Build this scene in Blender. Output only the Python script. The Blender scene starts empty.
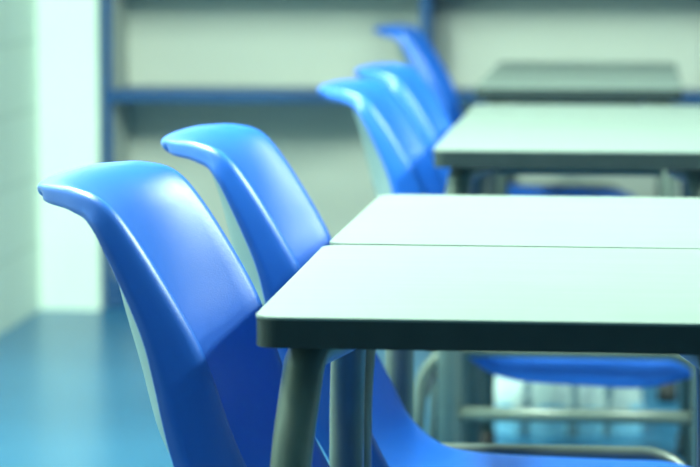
import bpy, bmesh, math, random
import numpy as np
from mathutils import Vector

random.seed(4)
S = bpy.context.scene
COL = S.collection

# ------------------------------------------------------------------ materials
def nt(name):
    m = bpy.data.materials.new(name); m.use_nodes = True
    n = m.node_tree.nodes; b = n['Principled BSDF']
    return m, n, m.node_tree.links, b

def noise_mat(name, c1, c2, rough=.5, scale=8, bump=0.0, bscale=200, metallic=0.0, detail=4, spec=.5, stretch=None, coat=0):
    m, n, l, b = nt(name)
    tc = n.new('ShaderNodeTexCoord')
    mp = n.new('ShaderNodeMapping'); l.new(tc.outputs['Object'], mp.inputs[0])
    if stretch: mp.inputs['Scale'].default_value = stretch
    tx = n.new('ShaderNodeTexNoise'); tx.inputs['Scale'].default_value = scale; tx.inputs['Detail'].default_value = detail
    l.new(mp.outputs[0], tx.inputs['Vector'])
    r = n.new('ShaderNodeValToRGB')
    r.color_ramp.elements[0].position = .35; r.color_ramp.elements[1].position = .65
    r.color_ramp.elements[0].color = (*c1, 1); r.color_ramp.elements[1].color = (*c2, 1)
    l.new(tx.outputs['Fac'], r.inputs[0]); l.new(r.outputs[0], b.inputs['Base Color'])
    b.inputs['Roughness'].default_value = rough; b.inputs['Metallic'].default_value = metallic
    b.inputs['Specular IOR Level'].default_value = spec
    if coat:
        b.inputs['Coat Weight'].default_value = coat; b.inputs['Coat Roughness'].default_value = .15
    if bump:
        t2 = n.new('ShaderNodeTexNoise'); t2.inputs['Scale'].default_value = bscale; t2.inputs['Detail'].default_value = 2
        l.new(tc.outputs['Object'], t2.inputs['Vector'])
        bp = n.new('ShaderNodeBump'); bp.inputs['Strength'].default_value = bump; bp.inputs['Distance'].default_value = .002
        l.new(t2.outputs['Fac'], bp.inputs['Height']); l.new(bp.outputs[0], b.inputs['Normal'])
    return m

def block_wall(name, c1, c2, mortar):
    m, n, l, b = nt(name)
    tc = n.new('ShaderNodeTexCoord'); mp = n.new('ShaderNodeMapping')
    mp.inputs['Rotation'].default_value = (math.radians(90), 0, math.radians(90))
    l.new(tc.outputs['Object'], mp.inputs[0])
    # rotate so brick courses run along y and stack along z
    sep = n.new('ShaderNodeSeparateXYZ'); l.new(tc.outputs['Object'], sep.inputs[0])
    cmb = n.new('ShaderNodeCombineXYZ'); l.new(sep.outputs['Y'], cmb.inputs['X']); l.new(sep.outputs['Z'], cmb.inputs['Y'])
    br = n.new('ShaderNodeTexBrick'); br.inputs['Scale'].default_value = 1
    br.inputs['Brick Width'].default_value = .4; br.inputs['Row Height'].default_value = .2; br.inputs['Mortar Size'].default_value = .006
    br.inputs['Color1'].default_value = (*c1, 1); br.inputs['Color2'].default_value = (*c2, 1); br.inputs['Mortar'].default_value = (*mortar, 1)
    l.new(cmb.outputs[0], br.inputs['Vector']); l.new(br.outputs['Color'], b.inputs['Base Color'])
    bp = n.new('ShaderNodeBump'); bp.invert = True; bp.inputs['Strength'].default_value = .4; bp.inputs['Distance'].default_value = .004
    l.new(br.outputs['Fac'], bp.inputs['Height']); l.new(bp.outputs[0], b.inputs['Normal'])
    b.inputs['Roughness'].default_value = .55
    return m

M = {}
M['plastic'] = noise_mat('blue_plastic', (.011, .125, .60), (.013, .134, .64), rough=.37, scale=5, spec=.75, bump=.10, bscale=650)
M['back'] = noise_mat('pale_grey_plastic', (.30, .37, .37), (.33, .40, .40), rough=.45, scale=6, bump=.15, bscale=420)
M['laminate'] = noise_mat('pale_laminate', (.19, .235, .217), (.205, .25, .232), rough=.42, scale=14, stretch=(.4, 6, 1), bump=.03, bscale=300)
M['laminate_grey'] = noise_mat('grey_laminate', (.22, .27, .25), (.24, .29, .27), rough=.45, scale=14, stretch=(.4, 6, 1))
M['edge'] = noise_mat('dark_edge', (.018, .030, .032), (.023, .035, .037), rough=.38, scale=30)
M['metal'] = noise_mat('grey_painted_metal', (.10, .13, .115), (.115, .145, .13), rough=.34, scale=20, metallic=.1)
M['rubber'] = noise_mat('black_rubber', (.015, .017, .018), (.022, .025, .026), rough=.7, scale=40)
M['floor'] = noise_mat('blue_vinyl', (.016, .125, .26), (.025, .15, .30), rough=.30, scale=1.7, detail=5)
M['wall'] = block_wall('white_block_wall', (.68, .79, .70), (.66, .77, .68), (.57, .68, .60))
M['paint'] = noise_mat('white_paint', (.74, .86, .765), (.76, .88, .785), rough=.6, scale=3)
M['slate'] = noise_mat('slate_paint', (.10, .14, .14), (.12, .16, .16), rough=.7, scale=3)
M['grey_green'] = noise_mat('grey_green_paint', (.30, .36, .33), (.32, .38, .35), rough=.6, scale=3)
M['ceil'] = noise_mat('ceiling_white', (.78, .82, .80), (.8, .84, .82), rough=.8, scale=3)
M['cream'] = noise_mat('cream_panel', (.54, .575, .51), (.57, .605, .54), rough=.6, scale=2)
M['blue_frame'] = noise_mat('blue_frame', (.005, .062, .20), (.007, .070, .22), rough=.4, scale=6)
M['bag_white'] = noise_mat('bag_white', (.36, .47, .48), (.42, .54, .55), rough=.5, scale=9)
M['bag_blue'] = noise_mat('bag_blue', (.12, .34, .52), (.15, .40, .58), rough=.5, scale=9)
M['bag_dark'] = noise_mat('bag_dark', (.05, .12, .17), (.07, .15, .20), rough=.5, scale=9)
m, n, l, b = nt('lamp_diffuser')
b.inputs['Emission Color'].default_value = (.88, 1, .95, 1); b.inputs['Emission Strength'].default_value = 3.0
M['diffuser'] = m

# ------------------------------------------------------------------ helpers
def link(name, me, mat=None, parent=None, smooth=False, loc=None):
    o = bpy.data.objects.new(name, me); COL.objects.link(o)
    if mat: me.materials.append(mat)
    if smooth: me.polygons.foreach_set('use_smooth', [True]*len(me.polygons))
    if parent: o.parent = parent
    if loc: o.location = loc
    return o

def bm_obj(name, bm, mat, parent=None, smooth=False):
    bmesh.ops.recalc_face_normals(bm, faces=bm.faces)
    me = bpy.data.meshes.new(name); bm.to_mesh(me); bm.free()
    return link(name, me, mat, parent, smooth)

def box(bm, x0, x1, y0, y1, z0, z1, bevel=0.0, seg=2):
    r = bmesh.ops.create_cube(bm, size=1)
    for v in r['verts']:
        v.co = Vector(((x0+x1)/2+v.co.x*(x1-x0), (y0+y1)/2+v.co.y*(y1-y0), (z0+z1)/2+v.co.z*(z1-z0)))
    if bevel:
        ed = list({e for v in r['verts'] for e in v.link_edges})
        bmesh.ops.bevel(bm, geom=ed, offset=bevel, segments=seg, affect='EDGES', profile=.5)
    return bm

def boxo(name, mat, parent, *a, bevel=0.0):
    bm = bmesh.new(); box(bm, *a, bevel=bevel); return bm_obj(name, bm, mat, parent)

def fillet(pts, rad, n=8):
    """polyline with rounded corners"""
    pts = [Vector(p) for p in pts]; out = [pts[0]]
    for i in range(1, len(pts)-1):
        a, b, c = pts[i-1], pts[i], pts[i+1]
        u, w = (a-b).normalized(), (c-b).normalized()
        r = rad[i-1] if isinstance(rad, (list, tuple)) else rad
        ang = u.angle(w); d = min(r/math.tan(ang/2), (a-b).length*.49, (c-b).length*.49); rr = d*math.tan(ang/2)
        ctr = b+(u+w).normalized()*(rr/math.sin(ang/2))
        p, q = b+u*d-ctr, b+w*d-ctr
        tot = p.angle(q); ax = p.cross(q).normalized()
        from mathutils import Quaternion
        for k in range(n+1):
            v = p.copy(); v.rotate(Quaternion(ax, tot*k/n)); out.append(ctr+v)
    out.append(pts[-1]); return out

def tube(bm, pts, r, n=16, cap=True):
    pts = [Vector(p) for p in pts]; rings = []
    ref = None
    for i, p in enumerate(pts):
        t = (pts[min(i+1, len(pts)-1)]-pts[max(i-1, 0)]).normalized()
        if ref is None:
            ref = t.orthogonal().normalized()
        ref = (ref-t*ref.dot(t)).normalized(); bi = t.cross(ref)
        rad = r[i] if isinstance(r, (list, tuple)) else r
        rings.append([bm.verts.new(p+(ref*math.cos(2*math.pi*k/n)+bi*math.sin(2*math.pi*k/n))*rad) for k in range(n)])
    for a, b2 in zip(rings, rings[1:]):
        for k in range(n): bm.faces.new((a[k], a[(k+1) % n], b2[(k+1) % n], b2[k]))
    if cap: bm.faces.new(rings[0][::-1]); bm.faces.new(rings[-1])
    return bm

def tubeo(name, pts, r, mat, parent, n=16):
    bm = bmesh.new(); tube(bm, pts, r, n); o = bm_obj(name, bm, mat, parent, True)
    return o

def thing(name, label, cat, loc, rz=0, group=None):
    o = bpy.data.objects.new(name, None); COL.objects.link(o); o.empty_display_size = .1
    o.location = loc; o.rotation_euler = (0, 0, rz); o['label'] = label; o['category'] = cat
    if group: o['group'] = group
    return o

def struct(name, o):
    o.name = name; o['kind'] = 'structure'; return o

def dup(root, loc, rz, label, group):
    r = root.copy(); COL.objects.link(r); r.location = loc; r.rotation_euler = (0, 0, rz); r['label'] = label; r['group'] = group
    for ch in root.children:
        c = ch.copy(); COL.objects.link(c); c.parent = r
        for g in ch.children:
            d = g.copy(); COL.objects.link(d); d.parent = c
    return r

# ------------------------------------------------------------------ room
XL, XR, YB, YF, ZC = -1.757, 4.2, 8.15, -2.2, 2.8
struct('floor', boxo('floor', M['floor'], None, XL-.15, XR+.15, YF-.15, YB+.15, -.1, 0))
struct('ceiling', boxo('ceiling', M['ceil'], None, XL-.15, XR+.15, YF-.15, YB+.15, ZC, ZC+.1))
struct('wall_left', boxo('wall_left', M['wall'], None, XL-.15, XL, YF, YB, 0, ZC))
struct('wall_right', boxo('wall_right', M['grey_green'], None, XR, XR+.15, YF, YB, 0, ZC))
struct('wall_back', boxo('wall_back', M['paint'], None, XL-.15, XR+.15, YB, YB+.15, 0, ZC))
struct('wall_front', boxo('wall_front', M['slate'], None, XL-.15, XR+.15, YF-.15, YF, 0, ZC))
struct('pillar', boxo('pillar', M['paint'], None, XL, -1.577, 7.80, YB, 0, ZC))

# ------------------------------------------------------------------ bookcase along the back wall
bc = thing('bookcase', 'long cream bookcase with dark blue shelves and uprights along the back wall', 'bookcase', (0, 7.85, 0))
bx0, bx1 = -1.573, 3.2
dz = .29
boxo('back_panel', M['cream'], bc, bx0, bx1, dz-.012, dz, .0, 1.95)
for z in (.633, .998, 1.45, 1.91):
    boxo('shelf', M['blue_frame'], bc, bx0+.0265, bx1-.0265, .001, dz-.013, z-.016, z+.016, bevel=.002)
boxo('plinth', M['blue_frame'], bc, bx0+.0265, bx1-.0265, .02, dz-.013, 0, .09, bevel=.002)
ups = [bx0, -.62, .34, 1.30, 2.26]
for i, x in enumerate((bx0, bx1-.026)):
    sp = boxo('side_panel', M['cream'], bc, x, x+.026, .0125, dz, 0, 1.95)
    boxo('edge_strip', M['blue_frame'], sp, x, x+.026, 0, .012, 0, 1.95, bevel=.002)
for x in ups[1:]:
    for z0, z1 in ((.65, .981), (1.015, 1.433), (1.467, 1.893)):
        boxo('divider', M['blue_frame'], bc, x-.013, x+.013, .004, dz-.013, z0, z1)

# ------------------------------------------------------------------ chairs
def catmull7(P, n):
    P = np.array(P, float); P = np.vstack([2*P[0]-P[1], P, 2*P[-1]-P[-2]])
    out = []
    for i in range(1, len(P)-2):
        for t in np.linspace(0, 1, 24, endpoint=False):
            p0, p1, p2, p3 = P[i-1:i+3]
            out.append(.5*((2*p1)+(-p0+p2)*t+(2*p0-5*p1+4*p2-p3)*t*t+(-p0+3*p1-3*p2+p3)*t**3))
    out.append(P[-2]); out = np.array(out)
    d = np.linalg.norm(np.diff(out[:, :2], axis=0), axis=1)+np.linalg.norm(np.diff(out[:, 2:4], axis=0), axis=1)
    s = np.concatenate([[0], np.cumsum(d)])
    # more rows where the lip rolls over
    q = s[-1]*np.linspace(0, 1, n)**1.35
    return np.stack([np.interp(q, s, out[:, k]) for k in range(P.shape[1])], 1)

# shell outline, from the rolled lip down the back and out along the seat, measured from the desk's edge:
# centre line (x, z), side crest (x, z), half width, flange depth, flange bend radius
SHELL = [
 (-.264, .840, -.253, .840, .100, .001, .002), (-.271, .847, -.258, .848, .113, .004, .004), (-.268, .856, -.254, .857, .128, .008, .006),
 (-.247, .858, -.234, .859, .150, .012, .008), (-.224, .849, -.203, .858, .175, .014, .010), (-.205, .824, -.170, .847, .193, .018, .012),
 (-.190, .784, -.139, .812, .203, .024, .014), (-.173, .712, -.094, .740, .208, .034, .016), (-.159, .659, -.067, .686, .208, .044, .018),
 (-.139, .584, -.040, .607, .208, .052, .019), (-.106, .527, -.016, .555, .208, .054, .018),
 (-.060, .475, .010, .505, .206, .054, .013),
 (-.010, .420, .036, .456, .206, .056, .013), (.043, .388, .072, .424, .206, .060, .013), (.10, .373, .113, .411, .206, .060, .012),
 (.20, .368, .20, .406, .206, .060, .012), (.313, .367, .313, .403, .206, .060, .012), (.385, .372, .385, .400, .205, .042, .012),
 (.43, .368, .43, .388, .195, .026, .010), (.455, .350, .455, .362, .175, .010, .007), (.463, .325, .463, .330, .150, .002, .004)]
X0 = .20    # the chair's own origin sits under the middle of its seat

def chair_shell():
    NS, NT = 110, 45
    A = catmull7(SHELL, NS)
    CR = A[:, 2:4]
    T = np.gradient(CR, axis=0); T /= np.linalg.norm(T, axis=1)[:, None]
    Nn = np.stack([-T[:, 1], T[:, 0]], 1)
    bm = bmesh.new(); V = []
    for i in range(NS):
        cx, cz, kx, kz, w, fl, r = A[i]
        fl = max(fl, 0); th = float(np.interp(cz, [.80, .85], [1.22, 1.48])) if i < 60 else 1.2
        row = []
        inner = w-r*math.sin(th)-fl*math.cos(th)
        for t in np.linspace(-1, 1, NT):
            a = abs(t); sg = 1 if t >= 0 else -1
            if a <= .7:
                y = inner*a/.7; d = 0
            elif a <= .88:
                k = (a-.7)/.18*th; y = inner+r*math.sin(k); d = -r*(1-math.cos(k))
            else:
                k = (a-.88)/.12; y = inner+r*math.sin(th)+fl*k*math.cos(th); d = -r*(1-math.cos(th))-fl*k*math.sin(th)
            g = (min(y, inner)/inner)**2.3
            row.append(bm.verts.new((cx+(kx-cx)*g+Nn[i, 0]*d-X0, sg*y, cz+(kz-cz)*g+Nn[i, 1]*d)))
        V.append(row)
    for i in range(NS-1):
        for j in range(NT-1):
            bm.faces.new((V[i][j], V[i+1][j], V[i+1][j+1], V[i][j+1]))
    me = bpy.data.meshes.new('shell'); bm.to_mesh(me); bm.free()
    return me

def back_panel():
    A = catmull7(SHELL, 110); bm = bmesh.new(); V = []
    rows = [a for k, a in enumerate(A) if k > 20 and .455 < a[1] < .83]
    n = len(rows)
    for i, (cx, cz, kx, kz, w, fl, r) in enumerate(rows):
        t = np.array(rows[min(i+1, n-1)][:2])-np.array(rows[max(i-1, 0)][:2]); t /= np.linalg.norm(t)
        e = min(1, (i+.3)/5, (n-.7-i)/5); inner = (w-r-.018)*(.80+.2*math.sqrt(1-(1-e)**2))
        V.append([bm.verts.new((cx+(kx-cx)*abs(u)**2.3*(inner/(w-r))**2.3+t[1]*.0066-X0, u*inner, cz+(kz-cz)*abs(u)**2.3*(inner/(w-r))**2.3-t[0]*.0066)) for u in np.linspace(-1, 1, 31)])
    for i in range(n-1):
        for j in range(30): bm.faces.new((V[i][j], V[i][j+1], V[i+1][j+1], V[i+1][j]))
    me = bpy.data.meshes.new('back_panel'); bm.to_mesh(me); bm.free()
    return me

def make_chair(loc, rz, label, group):
    c = thing('school_chair', label, 'chair', loc, rz, group)
    me = chair_shell()
    sh = link('seat_shell', me, M['plastic'], c, True)
    so = sh.modifiers.new('thickness', 'SOLIDIFY'); so.thickness = .005; so.offset = 1
    # which way is the sitter's side?  face normals are made to point to it, the thickness goes the other way
    n = me.polygons[len(me.polygons)//2].normal
    if n.z < 0 or n.x < 0: me.flip_normals()
    so.offset = -1
    bp = link('back_panel', back_panel(), M['back'], c, True); bp['label'] = 'pale grey panel on the back of the chair'
    sb = bp.modifiers.new('thickness', 'SOLIDIFY'); sb.thickness = .003; sb.offset = 0
    for s in (-1, 1):
        y = s*.216; yb = s*.218
        pts = fillet([(-.290, yb, .012), (-.265, y, .402), (.222, y, .402), (.255, yb, .012)], .075)
        lf = tubeo('leg_frame', pts, .0115, M['metal'], c)
        for x in (-.290, .255):
            tubeo('rubber_foot', [(x, yb, 0), (x, yb, .03)], .0155, M['rubber'], lf, 12)
    for x, z in ((-.2697, .31), (.2315, .30)):
        tubeo('crossbar', [(x, -.218, z), (x, .218, z)], .009, M['metal'], c, 12)
    return c

CG = 'blue plastic classroom chairs'
ex = -.364
ch1 = make_chair((ex+X0+.004, 2.850, 0), math.radians(-1.6), 'blue plastic chair nearest the camera, at the front pale desk', CG)
ch2 = dup(ch1, (ex+X0+.026, 3.465, 0), math.radians(.8), 'second blue plastic chair, between the nearest chair and the gap in the front desks', CG)
ch3 = dup(ch1, (-.101, 4.845, 0), 0, 'blurred blue plastic chair nearest at the middle pale desks', CG)
ch4 = dup(ch1, (-.099, 5.46, 0), 0, 'blurred blue plastic chair half hidden behind another at the middle pale desks', CG)
ch5 = dup(ch1, (-.245, 7.345, 0), 0, 'farthest blue plastic chair, at the grey desks before the bookcase', CG)

ch3.scale = ch4.scale = (1, 1, .982)

# ------------------------------------------------------------------ desks
def slab(bm, x0, x1, y0, y1, z0, z1, r, n=8, bev=0.0):
    ring = []
    for cx, cy, a0 in ((x1-r, y1-r, 0), (x0+r, y1-r, 90), (x0+r, y0+r, 180), (x1-r, y0+r, 270)):
        for k in range(n+1):
            a = math.radians(a0+90*k/n); ring.append((cx+r*math.cos(a), cy+r*math.sin(a)))
    lo = [bm.verts.new((x, y, z0)) for x, y in ring]; hi = [bm.verts.new((x, y, z1)) for x, y in ring]
    m = len(ring)
    for k in range(m): bm.faces.new((lo[k], lo[(k+1) % m], hi[(k+1) % m], hi[k]))
    bm.faces.new(lo[::-1]); f = bm.faces.new(hi)
    if bev: bmesh.ops.bevel(bm, geom=list(f.edges), offset=bev, segments=2, affect='EDGES')
    return bm

DW, DD, DH = .606, .49, .75
def make_desk(loc, rz, label, group, top='laminate'):
    """origin on the floor below the near left corner; x runs away from the sitter, y along the row"""
    d = thing('school_desk', label, 'desk', loc, rz, group)
    bm = bmesh.new(); slab(bm, 0, DD, 0, DW, DH-.0025, DH, .022, bev=.001); bm_obj('tabletop', bm, M[top], d)
    bm = bmesh.new(); slab(bm, .0004, DD-.0004, .0004, DW-.0004, DH-.030, DH-.0027, .022, bev=.001)
    e = bm_obj('edge_band', bm, M['edge'], d); e['label'] = 'dark edge of the desk top'
    for sx in (0, 1):
        for sy in (0, 1):
            X = lambda v: v if sx == 0 else DD-v
            Y = lambda v: v if sy == 0 else DW-v
            pts = fillet([(X(.027), Y(.030), .02), (X(.030), Y(.030), .590), (X(.041), Y(.085), .7035), (X(.075), Y(.24), .7055)], [.25, .035], 12)
            lg = tubeo('leg', pts, .0205, M['metal'], d, 20)
            tubeo('rubber_foot', [(X(.027), Y(.030), 0), (X(.027), Y(.030), .045)], .024, M['rubber'], lg, 14)
    boxo('cross_rail', M['metal'], d, .10, DD-.10, .205, DW-.205, .690, .7195, bevel=.004)
    tubeo('stretcher', [(.029, .030, .293), (DD-.029, .030, .293)], .0125, M['metal'], d)
    return d

DG = 'pale topped classroom desks'
dk1 = make_desk((-.366, 2.548, 0), math.radians(.1), 'pale topped desk nearest the camera with dark edge', DG)
dk2 = dup(dk1, (-.365, 3.166, 0), math.radians(-.6), 'pale topped desk directly behind the nearest one, across a thin gap', DG)
dk3 = dup(dk1, (-.345, 4.546, 0), math.radians(.3), 'nearer of the two blurred pale desks in the middle row', DG)
dk4 = dup(dk1, (-.345, 5.158, 0), math.radians(.2), 'farther of the two blurred pale desks, abutting the other in the middle row', DG)
GG = 'grey topped classroom desks'
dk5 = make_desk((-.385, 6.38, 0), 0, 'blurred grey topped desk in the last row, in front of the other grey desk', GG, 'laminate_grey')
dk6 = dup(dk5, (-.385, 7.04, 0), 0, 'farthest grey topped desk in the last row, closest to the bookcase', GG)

# ------------------------------------------------------------------ bag on the floor
def make_bag():
    t = thing('bag', 'pale blue and white striped bag slumped on the blue floor under the desks', 'bag', (-.17, 6.02, 0))
    nu, nv = 48, 22
    bm = bmesh.new(); V = []
    prof = [(-.19, .05), (-.16, .10), (-.12, .135), (-.07, .15), (-.03, .205), (0, .215), (.025, .185), (.05, .19), (.09, .187), (.12, .165), (.15, .160), (.175, .12), (.19, .05)]
    px = [p[0] for p in prof]; pz = [p[1] for p in prof]
    for i in range(nu+1):
        x = -.19+.38*i/nu; h = np.interp(x, px, pz); dep = .085*math.sqrt(max(.03, 1-(x/.19)**2))
        row = []
        for j in range(nv+1):
            a = math.pi*j/nv
            y = -dep*math.cos(a)*(1+.05*math.sin(x*60+a*3)); z = h*math.sin(a)**.55
            row.append(bm.verts.new((x+.06*(z-.1)+.004*math.sin(a*7+x*40), y+.006*math.sin(x*90), max(z, 0))))
        V.append(row)
    for i in range(nu):
        for j in range(nv): bm.faces.new((V[i][j], V[i+1][j], V[i+1][j+1], V[i][j+1]))
    bm.faces.new(V[0]); bm.faces.new(V[-1][::-1])
    o = bm_obj('body', bm, M['bag_white'], t, True)
    o.data.materials.append(M['bag_blue']); o.data.materials.append(M['bag_dark'])
    for p in o.data.polygons:
        c = p.center; i = (c.x-.06*(c.z-.1)+.19)/.38
        dark = any(abs(i-k) < .022 for k in (.32, .60, .80))
        p.material_index = 2 if dark else (1 if c.z < .06 else 0)
    return t
make_bag()

# ------------------------------------------------------------------ ceiling lights
k = 0
LIGHTS = [(-1.3, 3.5, 1.5), (1.8, 3.5, 1.5), (-1.2, 4.9, .98), (2.3, 4.2, 1.05)]
words = {0: 'over the front desks', 1: 'over the middle desks'}
for i, (x, y, pw) in enumerate(LIGHTS):
    t = thing('ceiling_light', 'white fluorescent ceiling light %s, on the %s side' % (words[i//2], 'left' if i % 2 == 0 else 'right'), 'ceiling light', (x, y, ZC-.08), 0, 'fluorescent ceiling lights')
    boxo('housing', M['paint'], t, -.15, .15, -.62, .62, .02, .08, bevel=.004)
    boxo('diffuser', M['diffuser'], t, -.14, .14, -.6, .6, .005, .0195, bevel=.004)
    ld = bpy.data.lights.new('fluorescent_lamp', 'AREA'); ld.shape = 'RECTANGLE'; ld.size = .28; ld.size_y = 1.2
    ld.energy = 75*pw; ld.color = (.79, 1, .83)
    lo = bpy.data.objects.new('fluorescent_lamp', ld); COL.objects.link(lo); lo.parent = t; lo.location = (0, 0, 0)

w = bpy.data.worlds.new('world'); S.world = w; w.use_nodes = True
w.node_tree.nodes['Background'].inputs[0].default_value = (.75, .9, .9, 1); w.node_tree.nodes['Background'].inputs[1].default_value = .3

# ------------------------------------------------------------------ camera
cd = bpy.data.cameras.new('camera'); cam = bpy.data.objects.new('camera', cd); COL.objects.link(cam); S.camera = cam
cam.location = (0, 0, 1.12)
cam.rotation_euler = (math.radians(90-6.4135), 0, math.radians(6.0924))
cd.sensor_width = 36; cd.lens = 2700*36/700
cd.dof.use_dof = True; cd.dof.focus_distance = 2.95; cd.dof.aperture_fstop = 5.5
cd.clip_start = .05; cd.clip_end = 60

vs = S.view_settings
S.display_settings.display_device = 'sRGB'
vs.view_transform = 'Standard'; vs.look = 'None'; vs.gamma = 1; vs.use_curve_mapping = False
vs.exposure = 0.55
